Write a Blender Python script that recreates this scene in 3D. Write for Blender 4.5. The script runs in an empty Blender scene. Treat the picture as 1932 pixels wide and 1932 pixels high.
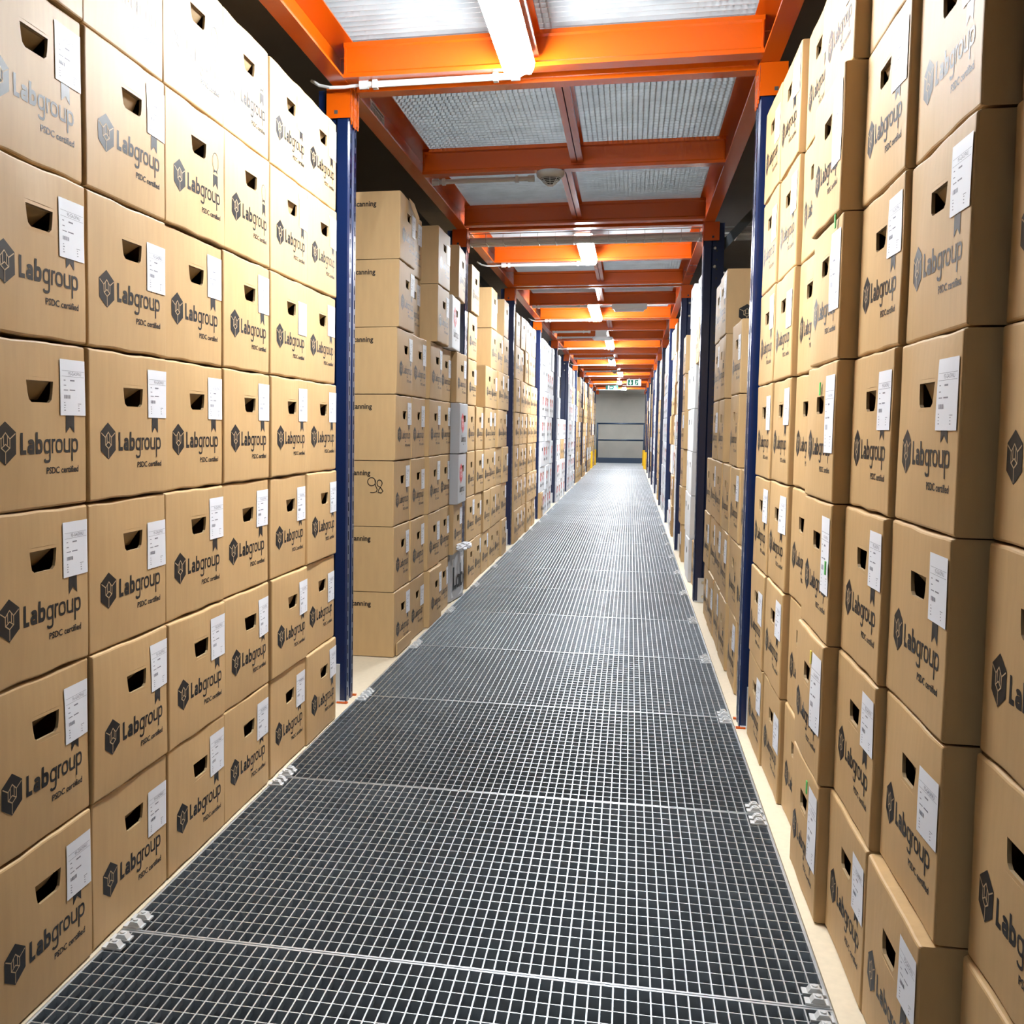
import bpy, math, random
from mathutils import Vector, Matrix
from mathutils.geometry import tessellate_polygon

# ------------------------------------------------------------------ camera, world, exposure
S = bpy.context.scene
COL = S.collection
cam_d = bpy.data.cameras.new('camera')
cam = bpy.data.objects.new('camera', cam_d)
COL.objects.link(cam)
CR, CU, CB = (0.97697576, 0.2131615, 0.00897472), (-0.02459517, 0.07074151, 0.99719141), (0.21192793, -0.97445257, 0.07435548)
cam.matrix_world = Matrix(((CR[0], CU[0], CB[0], 0), (CR[1], CU[1], CB[1], 0), (CR[2], CU[2], CB[2], 0.96), (0, 0, 0, 1)))
cam_d.sensor_width = 36.0
cam_d.lens = 2080.0 / 1932.0 * 36.0
cam_d.shift_x = (966.0 - 735.0) / 1932.0
cam_d.shift_y = (962.0 - 966.0) / 1932.0
cam_d.clip_start, cam_d.clip_end = 0.02, 200
S.camera = cam
w = bpy.data.worlds.new('world'); S.world = w; w.use_nodes = True
w.node_tree.nodes['Background'].inputs[0].default_value = (0.75, 0.85, 1.0, 1)
w.node_tree.nodes['Background'].inputs[1].default_value = 0.25
S.view_settings.view_transform = 'Standard'
S.view_settings.look = 'None'
S.view_settings.exposure = 0.14
S.view_settings.gamma = 1.0
S.view_settings.use_curve_mapping = False
LAMP = 165.0
try:
    S.cycles.max_bounces = 7; S.cycles.diffuse_bounces = 2; S.cycles.glossy_bounces = 3
    S.cycles.sample_clamp_indirect = 8.0
    S.cycles.use_denoising = True
except Exception:
    pass
RND = random.Random(7)

# ------------------------------------------------------------------ materials
def mat(name, col, rough=0.6, metal=0.0, noise=0.0, nscale=40.0, stretch=None, emit=None, bump=0.0, coat=0.0, spec=0.5, col2=None):
    m = bpy.data.materials.new(name); m.use_nodes = True
    nt = m.node_tree; b = nt.nodes['Principled BSDF']
    b.inputs['Base Color'].default_value = (*col, 1)
    b.inputs['Roughness'].default_value = rough
    b.inputs['Metallic'].default_value = metal
    b.inputs['Specular IOR Level'].default_value = spec
    if coat:
        b.inputs['Coat Weight'].default_value = coat; b.inputs['Coat Roughness'].default_value = 0.15
    if emit:
        b.inputs['Emission Color'].default_value = (*emit[0], 1); b.inputs['Emission Strength'].default_value = emit[1]
    if noise or bump:
        tc = nt.nodes.new('ShaderNodeTexCoord'); mp = nt.nodes.new('ShaderNodeMapping')
        nz = nt.nodes.new('ShaderNodeTexNoise'); nz.inputs['Scale'].default_value = nscale; nz.inputs['Detail'].default_value = 4
        if stretch: mp.inputs['Scale'].default_value = stretch
        nt.links.new(tc.outputs['Object'], mp.inputs[0]); nt.links.new(mp.outputs[0], nz.inputs[0])
        if noise:
            oi = nt.nodes.new('ShaderNodeObjectInfo')
            ad = nt.nodes.new('ShaderNodeMath'); ad.operation = 'MULTIPLY_ADD'; ad.inputs[1].default_value = 0.35; 
            nt.links.new(oi.outputs['Random'], ad.inputs[0]); nt.links.new(nz.outputs['Fac'], ad.inputs[2])
            cr = nt.nodes.new('ShaderNodeMapRange'); cr.inputs['From Min'].default_value = 0.3; cr.inputs['From Max'].default_value = 1.0
            nt.links.new(ad.outputs[0], cr.inputs['Value'])
            mx = nt.nodes.new('ShaderNodeMix'); mx.data_type = 'RGBA'
            c2 = col2 or tuple(c * (1 - noise) for c in col)
            mx.inputs[6].default_value = (*col, 1); mx.inputs[7].default_value = (*c2, 1)
            nt.links.new(cr.outputs[0], mx.inputs[0]); nt.links.new(mx.outputs[2], b.inputs['Base Color'])
        if bump:
            bp = nt.nodes.new('ShaderNodeBump'); bp.inputs['Strength'].default_value = bump; bp.inputs['Distance'].default_value = 0.002
            nt.links.new(nz.outputs['Fac'], bp.inputs['Height']); nt.links.new(bp.outputs[0], b.inputs['Normal'])
    return m
M = {}
M['card'] = mat('cardboard', (0.57, 0.368, 0.172), 0.55, noise=0.14, nscale=14, stretch=(3, 4, .6), bump=0.14, spec=0.35)
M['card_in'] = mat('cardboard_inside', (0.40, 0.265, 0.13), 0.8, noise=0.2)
M['ink'] = mat('black_ink', (0.013, 0.012, 0.013), 0.45, spec=0.32)
M['inkline'] = mat('ink_gap', (0.50, 0.36, 0.21), 0.6)
M['paper'] = mat('label_paper', (0.83, 0.84, 0.90), 0.5)
M['greyink'] = mat('grey_label_print', (0.22, 0.22, 0.27), 0.6)
M['green'] = mat('green_sticker', (0.10, 0.55, 0.12), 0.5)
M['yelst'] = mat('yellow_sticker', (0.85, 0.70, 0.08), 0.5)
M['white'] = mat('white_carton', (0.82, 0.82, 0.84), 0.5, noise=0.06, nscale=10)
M['greyside'] = mat('grey_carton', (0.50, 0.50, 0.52), 0.6, noise=0.06, nscale=10)
M['red'] = mat('red_print', (0.65, 0.02, 0.03), 0.5)
M['orange'] = mat('orange_paint', (0.62, 0.092, 0.001), 0.27, noise=0.10, nscale=3, coat=0.25, spec=0.5)
M['blue'] = mat('blue_paint', (0.003, 0.0125, 0.058), 0.28, coat=0.3)
M['galv'] = mat('galvanised_steel', (0.84, 0.89, 0.94), 0.36, metal=1.0, noise=0.25, nscale=9, spec=0.5)
M['galvc'] = mat('galvanised_ceiling_steel', (0.72, 0.77, 0.80), 0.45, metal=0.4, noise=0.3, nscale=9)
M['zinc'] = mat('zinc_plate', (0.74, 0.75, 0.76), 0.36, metal=0.4)
M['steelgrey'] = mat('grey_brace_steel', (0.11, 0.13, 0.15), 0.4, metal=0.4)
M['board'] = mat('chipboard_deck', (0.74, 0.62, 0.45), 0.5, noise=0.14, nscale=60)
M['plastic'] = mat('white_plastic', (0.82, 0.83, 0.82), 0.4)
M['plasticg'] = mat('grey_plastic', (0.62, 0.61, 0.58), 0.45)
M['dark'] = mat('dark_finish_and_hole_shade', (0.045, 0.042, 0.04), 0.8)  # near-black finish; also stands for shade inside slots and holes
M['deck'] = mat('dark_shelf_underside', (0.10, 0.085, 0.07), 0.8, noise=0.2, nscale=6)
M['wallend'] = mat('grey_wall_panel', (0.45, 0.43, 0.385), 0.75, noise=0.22, nscale=2.2)
M['kerb'] = mat('dark_blue_toe_board', (0.012, 0.03, 0.06), 0.4)
M['yellow'] = mat('yellow_guard', (0.85, 0.50, 0.01), 0.35)
M['signgreen'] = mat('sign_green', (0.01, 0.32, 0.22), 0.5)
M['signdark'] = mat('sign_dark_green', (0.003, 0.03, 0.022), 0.8, spec=0.15)
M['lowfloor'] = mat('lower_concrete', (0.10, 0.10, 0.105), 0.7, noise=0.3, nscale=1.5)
M['lamp_bright'] = mat('lit_diffuser_boosted', (0.9, 0.92, 0.95), 0.4, emit=((0.90, 0.96, 1.0), LAMP * 1.45))  # emission raised above the other lamps to brighten the far end
M['lamp'] = mat('lit_diffuser', (0.9, 0.92, 0.95), 0.4, emit=((0.90, 0.96, 1.0), LAMP))
M['signlit'] = mat('lit_sign_face', (0.85, 0.9, 0.88), 0.4, emit=((0.9, 1.0, 0.97), 0.6))
M['bolt'] = mat('zinc_bolt', (0.75, 0.70, 0.55), 0.3, metal=0.9)
M['wire'] = mat('wire_tray_steel', (0.42, 0.42, 0.40), 0.4, metal=0.7)

# ------------------------------------------------------------------ mesh helpers
class MB:
    def __init__(s): s.v = []; s.f = []; s.mi = []; s.cur = 0
    def face(s, pts, m=None):
        n = len(s.v); s.v.extend([tuple(p) for p in pts]); s.f.append(tuple(range(n, n + len(pts)))); s.mi.append(s.cur if m is None else m)
    def box(s, a, b, m=None):
        x0, y0, z0 = a; x1, y1, z1 = b; n = len(s.v)
        s.v.extend([(x0, y0, z0), (x1, y0, z0), (x1, y1, z0), (x0, y1, z0), (x0, y0, z1), (x1, y0, z1), (x1, y1, z1), (x0, y1, z1)])
        for q in ((0, 3, 2, 1), (4, 5, 6, 7), (0, 1, 5, 4), (1, 2, 6, 5), (2, 3, 7, 6), (3, 0, 4, 7)):
            s.f.append(tuple(n + i for i in q)); s.mi.append(s.cur if m is None else m)
    def bar(s, p, q, wdt, hgt, m=None, up=(0, 0, 1)):
        p, q = Vector(p), Vector(q); d = (q - p).normalized(); u = Vector(up)
        if abs(d.dot(u)) > 0.98: u = Vector((0, 1, 0))
        a = d.cross(u).normalized() * wdt / 2; c = a.cross(d).normalized() * hgt / 2; n = len(s.v)
        for e in (p, q):
            for k in ((-1, -1), (1, -1), (1, 1), (-1, 1)): s.v.append(tuple(e + a * k[0] + c * k[1]))
        for qd in ((0, 3, 2, 1), (4, 5, 6, 7), (0, 1, 5, 4), (1, 2, 6, 5), (2, 3, 7, 6), (3, 0, 4, 7)):
            s.f.append(tuple(n + i for i in qd)); s.mi.append(s.cur if m is None else m)
    def tube(s, pts, r, seg=8, m=None):
        pts = [Vector(p) for p in pts]; rings = []
        for i, p in enumerate(pts):
            d = (pts[min(i + 1, len(pts) - 1)] - pts[max(i - 1, 0)]).normalized()
            u = Vector((0, 0, 1)) if abs(d.z) < 0.9 else Vector((0, 1, 0))
            a = d.cross(u).normalized(); c = a.cross(d); n = len(s.v)
            for k in range(seg):
                t = 2 * math.pi * k / seg; s.v.append(tuple(p + (a * math.cos(t) + c * math.sin(t)) * r))
            rings.append(n)
        for a, b in zip(rings, rings[1:]):
            for k in range(seg):
                s.f.append((a + k, a + (k + 1) % seg, b + (k + 1) % seg, b + k)); s.mi.append(s.cur if m is None else m)
        s.f.append(tuple(rings[0] + k for k in reversed(range(seg)))); s.mi.append(s.cur if m is None else m)
        s.f.append(tuple(rings[-1] + k for k in range(seg))); s.mi.append(s.cur if m is None else m)
    def prism(s, prof, axis, a, b, m=None, cap=True):
        # prof: closed list of 2D points; axis 'x' -> (y,z) profile; 'y' -> (x,z); 'z' -> (x,y)
        def P(p, t):
            return (t, p[0], p[1]) if axis == 'x' else ((p[0], t, p[1]) if axis == 'y' else (p[0], p[1], t))
        n = len(s.v); k = len(prof)
        s.v.extend([P(p, a) for p in prof]); s.v.extend([P(p, b) for p in prof])
        for i in range(k):
            j = (i + 1) % k; s.f.append((n + i, n + j, n + k + j, n + k + i)); s.mi.append(s.cur if m is None else m)
        if cap:
            s.f.append(tuple(n + i for i in reversed(range(k)))); s.mi.append(s.cur if m is None else m)
            s.f.append(tuple(n + k + i for i in range(k))); s.mi.append(s.cur if m is None else m)
    def lathe(s, prof, c, seg=20, m=None):
        n = len(s.v); k = len(prof)
        for r, z in prof:
            for i in range(seg):
                t = 2 * math.pi * i / seg; s.v.append((c[0] + r * math.cos(t), c[1] + r * math.sin(t), c[2] + z))
        for j in range(k - 1):
            for i in range(seg):
                a = n + j * seg + i; b = n + j * seg + (i + 1) % seg
                s.f.append((a, b, b + seg, a + seg)); s.mi.append(s.cur if m is None else m)
    def mesh(s, name, mats, smooth=False):
        me = bpy.data.meshes.new(name); me.from_pydata(s.v, [], s.f)
        for mm in (mats if isinstance(mats, (list, tuple)) else [mats]): me.materials.append(mm)
        if len(me.materials) > 1: me.polygons.foreach_set('material_index', s.mi)
        if smooth: me.polygons.foreach_set('use_smooth', [True] * len(me.polygons))
        me.update(); return me
def obj(name, me, parent=None, loc=None, rot=None):
    o = bpy.data.objects.new(name, me); COL.objects.link(o)
    if parent: o.parent = parent
    if loc: o.location = loc
    if rot: o.rotation_euler = rot
    return o
def tag(o, label, cat, group=None, kind=None):
    o['label'] = label; o['category'] = cat
    if group: o['group'] = group
    if kind: o['kind'] = kind
    return o
def struct(name, me):
    o = obj(name, me); o['kind'] = 'structure'; return o
def copy_tree(src, parent=None):
    c = src.copy(); COL.objects.link(c); c.parent = parent
    for ch in src.children: copy_tree(ch, c)
    return c
def flat_text(s, size, align='LEFT', bold=0.0):
    cu = bpy.data.curves.new('txt', 'FONT'); cu.body = s; cu.size = size; cu.align_x = align; cu.resolution_u = 2; cu.offset = size * bold
    o = bpy.data.objects.new('txt', cu); COL.objects.link(o)
    bpy.context.view_layer.update()
    me = o.to_mesh(); v = [(p.co.x, p.co.y) for p in me.vertices]; f = [tuple(p.vertices) for p in me.polygons]
    o.to_mesh_clear(); bpy.data.objects.remove(o); bpy.data.curves.remove(cu)
    return v, f

# ------------------------------------------------------------------ print artwork (2D: list of polygons)
def ribbon(pts, wd, closed=False):
    P = [Vector(p) for p in pts]; n = len(P); L = []; R_ = []
    for i in range(n):
        if closed: a, b = P[i - 1], P[(i + 1) % n]
        else: a, b = P[max(i - 1, 0)], P[min(i + 1, n - 1)]
        d1 = (P[i] - a); d2 = (b - P[i])
        d1 = d1.normalized() if d1.length > 1e-9 else d2.normalized(); d2 = d2.normalized() if d2.length > 1e-9 else d1
        t = (d1 + d2); t = t.normalized() if t.length > 1e-6 else d1
        nn = Vector((-t.y, t.x)); c = max(0.45, nn.dot(Vector((-d1.y, d1.x))))
        L.append(P[i] + nn * wd / 2 / c); R_.append(P[i] - nn * wd / 2 / c)
    out = []
    for i in range(n if closed else n - 1):
        j = (i + 1) % n; out.append([tuple(R_[i]), tuple(R_[j]), tuple(L[j]), tuple(L[i])])
    return out
def arc(cx, cy, rx, ry, a0, a1, n=6, p=0.72):
    r = []
    for i in range(n + 1):
        t = math.radians(a0 + (a1 - a0) * i / n); c, s_ = math.cos(t), math.sin(t)
        r.append((cx + rx * math.copysign(abs(c) ** p, c), cy + ry * math.copysign(abs(s_) ** p, s_)))
    return r
def word_art(x0, base, width, cap):
    # the two-weight word: bold "Lab", light "group"; returns polygons
    k = cap; xh = 0.70 * cap; out = []; BW = 0.205 * cap; TW = 0.135 * cap
    ws = dict(L=0.47, a=0.58, b=0.62, g=0.62, r=0.34, o=0.66, u=0.61, p=0.64); gap = 0.105
    tot = sum(ws[c] for c in 'Labgroup') + gap * 6.2; f = width / (tot * cap); x = x0
    for i, c in enumerate('Labgroup'):
        wl = ws[c] * cap * f; T = BW if i < 3 else TW; h = T / 2; X0, X1 = x + h, x + wl - h; b0, t0 = base + h, base + xh - h; cx, cy = (X0 + X1) / 2, (b0 + t0) / 2; rx, ry = (X1 - X0) / 2, (t0 - b0) / 2
        if c == 'L': out += ribbon([(X0, base + cap), (X0, b0), (X1 + h, b0)], T)
        if c in 'ogbp': out += ribbon(arc(cx, cy, rx, ry, 0, 360, 16)[:-1], T, True)
        if c == 'b': out += ribbon([(X0, base + cap * 1.02), (X0, base)], T)
        if c == 'p': out += ribbon([(X0, base + xh), (X0, base - 0.40 * cap)], T) if False else ribbon([(X0, base + xh), (X0, base - 0.42 * cap)], T)
        if c == 'g': out += ribbon([(X1, base + xh), (X1, base - 0.18 * cap)] + arc(cx, base - 0.18 * cap, rx, 0.20 * cap, 0, -165, 7)[1:], T)
        if c == 'a': out += ribbon(arc(cx, t0 - ry * 0.7, rx, ry * 0.7, 150, 0, 6) + [(X1, base)], T) + ribbon(arc(cx, b0 + ry * 0.52, rx, ry * 0.52, 0, 360, 12)[:-1], T, True)
        if c == 'r': out += ribbon([(X0, base), (X0, base + xh)], T) + ribbon([(X0, t0 - ry * 0.62)] + arc(X1, t0 - ry * 0.7, X1 - X0, ry * 0.7, 165, 95, 4) + [(X1 + T * .4, t0)], T)
        if c == 'u': out += ribbon([(X0, base + xh), (X0, b0 + ry * 0.6)] + arc(cx, b0 + ry * 0.6, rx, ry * 0.6, 180, 360, 8) + [(X1, b0 + ry * 0.6)], T) + ribbon([(X1, base + xh), (X1, base)], T)
        x += wl + gap * cap * f * (0.2 if c == 'r' else 1.0)
    return out
def hexagon(cx, cy, w_, h_):
    return [(cx, cy + h_ / 2), (cx - w_ / 2, cy + h_ / 4), (cx - w_ / 2, cy - h_ / 4), (cx, cy - h_ / 2), (cx + w_ / 2, cy - h_ / 4), (cx + w_ / 2, cy + h_ / 4)]
def hex_lines(cx, cy, w_, h_, t):
    q = lambda x, y: (cx + x * w_, cy + y * h_)
    paths = [[q(-.46, .22), q(-.20, .10), q(0, .24), q(.20, .10), q(.46, .22)], [q(-.20, .10), q(-.20, -.10), q(0, -.20), q(.20, -.10), q(.20, .10)],
             [q(0, -.02), q(.19, -.11), q(0, -.20), q(-.19, -.11), q(0, -.02)], [q(0, -.20), q(0, -.46)], [q(-.09, .17), q(-.09, -.04)], [q(.09, .17), q(.09, -.04)]]
    out = []
    for p in paths: out += ribbon(p, t)
    return out

# ------------------------------------------------------------------ carton prototypes  (front face looks along +X, width along Y)
W, HB, D = 0.3300, 0.2722, 0.40
HOLE = (-0.032, 0.052, 0.172, 0.207)       # y0,y1,z0,z1 on the front face
class Disp:
    def __init__(s, seed, bulge):
        r = random.Random(seed); s.b = bulge; s.p = [r.uniform(0, 6.28) for _ in range(6)]; s.k = [r.uniform(7, 16) for _ in range(3)]; s.a = r.uniform(0.0004, 0.0010); s.dt = r.uniform(0.0, 0.0035); s.dy = r.uniform(-.1, .1); s.bt = r.uniform(0, .003)
    def x(s, y, z, W_=W, H_=HB):
        u = y / (W_ / 2); v = (z - H_ / 2) / (H_ / 2)
        d = s.b * (1 - u * u) * (1 - v * v) + s.a * math.sin(s.k[0] * y * 2 + s.p[0]) * math.sin(s.k[1] * z * 2 + s.p[1])
        e = W_ / 2 - abs(y); ez = min(z, H_ - z)
        if e < 0.004: d -= 0.004 - math.sqrt(max(0, 0.004 ** 2 - (0.004 - e) ** 2))
        if ez < 0.005: d -= (0.005 - math.sqrt(max(0, 0.005 ** 2 - (0.005 - ez) ** 2))) * 0.8
        return d
    def zz(s, y, z, H_=HB):
        u = y / (W / 2)
        t = max(0.0, (z - H_ * 0.8) / (H_ * 0.2)); bt = max(0.0, (H_ * 0.15 - z) / (H_ * 0.15))
        return -t * (s.dt * 0.6 * (0.5 + 0.5 * math.sin(9 * u + s.p[2])) + 0.0006 * math.sin(41 * u + s.p[4]) + 0.0022 * math.exp(-((y - s.dy) / 0.05) ** 2)) + bt * s.bt * (0.5 + 0.5 * math.sin(7 * u + s.p[3]))
def lin(a, b, n): return [a + (b - a) * i / n for i in range(n + 1)]
def build_carton(seed, bulge, W_=W, H_=HB, D_=D, hole=HOLE):
    dp = Disp(seed, bulge); mb = MB(); hw = W_ / 2
    ys = sorted(set([-hw, -hw + .0005, -hw + .0018, -hw + .004, hw - .004, hw - .0018, hw - .0005, hw] + lin(-hw + .03, hw - .03, 8) + ([hole[0] - .006, hole[1] + .006] if hole else [])))
    zs = sorted(set([0, .0015, .004, .008, H_ - .008, H_ - .004, H_ - .0015, H_] + lin(.03, H_ - .03, 7) + ([hole[2] - .006, hole[3] + .006] if hole else [])))
    V = {}
    def vert(i, j):
        if (i, j) not in V:
            y, z = ys[i], zs[j]; V[(i, j)] = len(mb.v); mb.v.append((dp.x(y, z, W_, H_), y, z + dp.zz(y, z, H_)))
        return V[(i, j)]
    inside = lambda y0, y1, z0, z1: hole and y0 > hole[0] - .0061 and y1 < hole[1] + .0061 and z0 > hole[2] - .0061 and z1 < hole[3] + .0061
    for i in range(len(ys) - 1):
        for j in range(len(zs) - 1):
            if inside(ys[i], ys[i + 1], zs[j], zs[j + 1]): continue
            mb.f.append((vert(i, j), vert(i + 1, j), vert(i + 1, j + 1), vert(i, j + 1))); mb.mi.append(0)
    if hole:
        i0, i1 = min(i for i, y in enumerate(ys) if y > hole[0] - .0061), max(i for i, y in enumerate(ys) if y < hole[1] + .0061)
        j0, j1 = min(j for j, z in enumerate(zs) if z > hole[2] - .0061), max(j for j, z in enumerate(zs) if z < hole[3] + .0061)
        outer = [vert(i, j0) for i in range(i0, i1)] + [vert(i1, j) for j in range(j0, j1)] + [vert(i, j1) for i in range(i1, i0, -1)] + [vert(i0, j) for j in range(j1, j0, -1)]
        a, b, c, d = hole; r = .010
        poly = [(a, d), (a + .003, c + r * 1.5), (a + .006, c + r * .5), (a + r + .004, c), (b - r - .004, c), (b - .006, c + r * .5), (b - .003, c + r * 1.5), (b, d)]
        hid = []
        for y, z in poly: hid.append(len(mb.v)); mb.v.append((dp.x(y, z, W_, H_), y, z))
        ids = outer + hid
        for t in tessellate_polygon([[Vector((mb.v[k][1], mb.v[k][2], 0)) for k in outer], [Vector((mb.v[k][1], mb.v[k][2], 0)) for k in hid]]):
            t = tuple(ids[q] for q in t); A, B, Cc = (Vector(mb.v[q]) for q in t)
            if (B - A).cross(Cc - A).x < 0: t = t[::-1]
            mb.f.append(t); mb.mi.append(0)
    n1, n2 = len(ys) - 1, len(zs) - 1
    bk = {}
    def back(i, j):
        if (i, j) not in bk: bk[(i, j)] = len(mb.v); mb.v.append((-D_, ys[i] * .985, zs[j] * .995))
        return bk[(i, j)]
    for j in range(n2):
        mb.f.append((vert(0, j), vert(0, j + 1), back(0, j + 1), back(0, j))); mb.mi.append(0)
        mb.f.append((vert(n1, j + 1), vert(n1, j), back(n1, j), back(n1, j + 1))); mb.mi.append(0)
    for i in range(n1):
        mb.f.append((vert(i + 1, 0), vert(i, 0), back(i, 0), back(i + 1, 0))); mb.mi.append(0)
        mb.f.append((vert(i, n2), vert(i + 1, n2), back(i + 1, n2), back(i, n2))); mb.mi.append(0)
    mb.face([(-D_, hw * .985, 0), (-D_, -hw * .985, 0), (-D_, -hw * .985, H_ * .995), (-D_, hw * .985, H_ * .995)])
    return mb, dp, poly if hole else None
def put(mb, dp, polys, off, m, W_=W, H_=HB):
    for p in polys: mb.face([(dp.x(y, z, W_, H_) + off, y, z) for y, z in p], m)
def put_mesh(mb, dp, vf, ox, oz, off, m):
    v, f = vf; n = len(mb.v)
    mb.v.extend([(dp.x(x + ox, y + oz) + off, x + ox, y + oz) for x, y in v])
    for q in f: mb.f.append(tuple(n + i for i in q)); mb.mi.append(m)
TXT_CERT = flat_text('PSDC certified', 0.0152, bold=0.022)
_tw = max(v[0] for v in TXT_CERT[0]) - min(v[0] for v in TXT_CERT[0]); TXT_CERT = ([(x * 0.108 / _tw, y) for x, y in TXT_CERT[0]], TXT_CERT[1])
TXT_LAB = flat_text('95-GAOPAU', 0.0085)
Y0 = -W / 2
def print_art(mb, dp, lift=0.0005, small=False):
    hx, hz = Y0 + 0.070, 0.1075
    put(mb, dp, [hexagon(hx, hz, .0575, .0675)], lift, 0)
    put(mb, dp, hex_lines(hx, hz, .0575, .0675, .0018), lift + .0003, 1)
    put(mb, dp, word_art(Y0 + .111, .089, .188, .0345), lift, 0)
    put_mesh(mb, dp, TXT_CERT, Y0 + .191, .0560, lift, 0)
    rx = Y0 + .272
    put(mb, dp, [[(rx - .0145, .152), (rx - .0145, .122), (rx, .133), (rx, .152)], [(rx, .152), (rx, .133), (rx + .0145, .122), (rx + .0145, .152)]], lift, 0)
    put(mb, dp, ribbon(arc(rx, .181, .019, .020, 0, 360, 14, 1.0)[:-1], .0022, True), lift, 0)
    put(mb, dp, [[(rx - .011, .163), (rx - .013, .155), (rx, .160), (rx + .013, .155), (rx + .011, .163)]], lift, 0)
def label_art(mb, dp, cy, cz, lw=.088, lh=.094, lift=.0014, tall=False):
    # white sheet following the face, with print
    ny, nz = 5, 5
    for i in range(ny):
        for j in range(nz):
            y0, y1 = cy - lw / 2 + lw * i / ny, cy - lw / 2 + lw * (i + 1) / ny; z0, z1 = cz - lh / 2 + lh * j / nz, cz - lh / 2 + lh * (j + 1) / nz
            mb.face([(dp.x(min(y, hwl), z) + lift, y, z) for y, z in ((y0, z0), (y1, z0), (y1, z1), (y0, z1))], 0)
    # thin edge so that the sheet has a thickness
    def rect(u0, u1, v0, v1):
        y0, y1, z0, z1 = cy + (u0 - .5) * lw, cy + (u1 - .5) * lw, cz + (v0 - .5) * lh, cz + (v1 - .5) * lh
        mb.face([(dp.x(y, z) + lift + .0003, y, z) for y, z in ((y0, z0), (y1, z0), (y1, z1), (y0, z1))], 1)
    v, f = TXT_LAB; n = len(mb.v); ox, oz = cy - lw * .18, cz + lh * .22
    mb.v.extend([(dp.x(x + ox, y + oz) + lift + .0003, x + ox, y + oz) for x, y in v])
    for q in f: mb.f.append(tuple(n + i for i in q)); mb.mi.append(1)
    for u0, u1, v0, v1 in ((.06, .96, .795, .800), (.06, .96, .695, .700), (.13, .20, .62, .635), (.38, .56, .615, .64), (.13, .22, .53, .545), (.13, .30, .445, .46), (.36, .58, .445, .465), (.14, .18, .22, .235), (.14, .20, .175, .19), (.14, .18, .13, .145), (.14, .2, .085, .1), (.68, .82, .205, .215), (.70, .74, .17, .185), (.70, .74, .125, .14), (.70, .75, .08, .095)):
        rect(u0, u1, v0, v1)
    x = .14
    for wd in (.02, .008, .03, .012, .02, .008, .025, .012):
        rect(x, x + wd, .30, .365); x += wd + .016
hwl = W / 2 - .0041
NV = 7
VAR = []
for k in range(NV):
    mb, dp, poly = build_carton(100 + k, [.002, .004, .001, .003, .0055, .0, .0025][k])
    body = mb.mesh('carton_%d' % k, [M['card']], False)
    pm = MB(); print_art(pm, dp); pr = pm.mesh('print_%d' % k, [M['ink'], M['inkline']])
    labs = []
    for q, (cy, cz) in enumerate(((.117, .199), (.114, .188), (.117, .172), (.112, .196), (.1165, .170))):
        lm = MB(); label_art(lm, dp, cy, cz, .088 if q != 3 else .092, (.094, .097, .093, .096, .150)[q]); labs.append(lm.mesh('label_%d_%d' % (k, q), [M['paper'], M['greyink']]))
    hm = MB()
    pts = [(dp.x(y, z), y, z) for y, z in poly]
    for i in range(len(pts)):
        a, b = pts[i], pts[(i + 1) % len(pts)]
        hm.face([(a[0], a[1], a[2]), (b[0], b[1], b[2]), (b[0] - .005, b[1], b[2]), (a[0] - .005, a[1], a[2])], 0)
    t = [.030, .012, .045, .020, .034, .026, .040][k]; hy0, hy1, hz0, hz1 = HOLE
    hm.box((-.006, hy0 + .002, hz1 - .001), (-.003, hy1 - .002, hz1 + .008), 0)
    hm.face([(-.004, hy0 + .002, hz1), (-.004, hy1 - .002, hz1), (-.004 - t, hy1 - .006, hz1 - .030), (-.004 - t, hy0 + .006, hz1 - .030)], 0)
    hm.face([(-.0055, hy1 - .002, hz1), (-.0055, hy0 + .002, hz1), (-.0055 - t, hy0 + .006, hz1 - .030), (-.0055 - t, hy1 - .006, hz1 - .030)], 0)
    hm.face([(-.075, hy0 - .02, hz0 - .06), (-.075, hy1 + .02, hz0 - .06), (-.070, hy1 + .02, hz1 + .01), (-.070, hy0 - .02, hz1 + .01)], 1)  # near-black backing sheet, painted shade of the carton's inside
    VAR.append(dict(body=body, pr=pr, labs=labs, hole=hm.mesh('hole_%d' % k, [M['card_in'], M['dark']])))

# white cartons: front with red hexagon and black word
def hex_word(mb, dp, big=False):
    if big:
        put(mb, dp, word_art(Y0 + .02, .09, .62, .11)[:0], .0012, 1)
    put(mb, dp, [hexagon(Y0 + .105, .165, .098, .112)], .0006, 0)
    put(mb, dp, hex_lines(Y0 + .105, .165, .098, .112, .004), .001, 2)
    put(mb, dp, word_art(Y0 + .055, .062, .20, .038), .0006, 1)
WVAR = []
for k in range(3):
    mb, dp, poly = build_carton(300 + k, [.002, .003, .001][k])
    b = mb.mesh('white_carton_%d' % k, [M['white']])
    g = mb.mesh('grey_carton_%d' % k, [M['greyside']])
    pm = MB(); hex_word(pm, dp)
    WVAR.append(dict(body=b, grey=g, pr=pm.mesh('white_print_%d' % k, [M['red'], M['ink'], M['white']]), plain=True, hole=VAR[k]['hole']))
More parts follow.
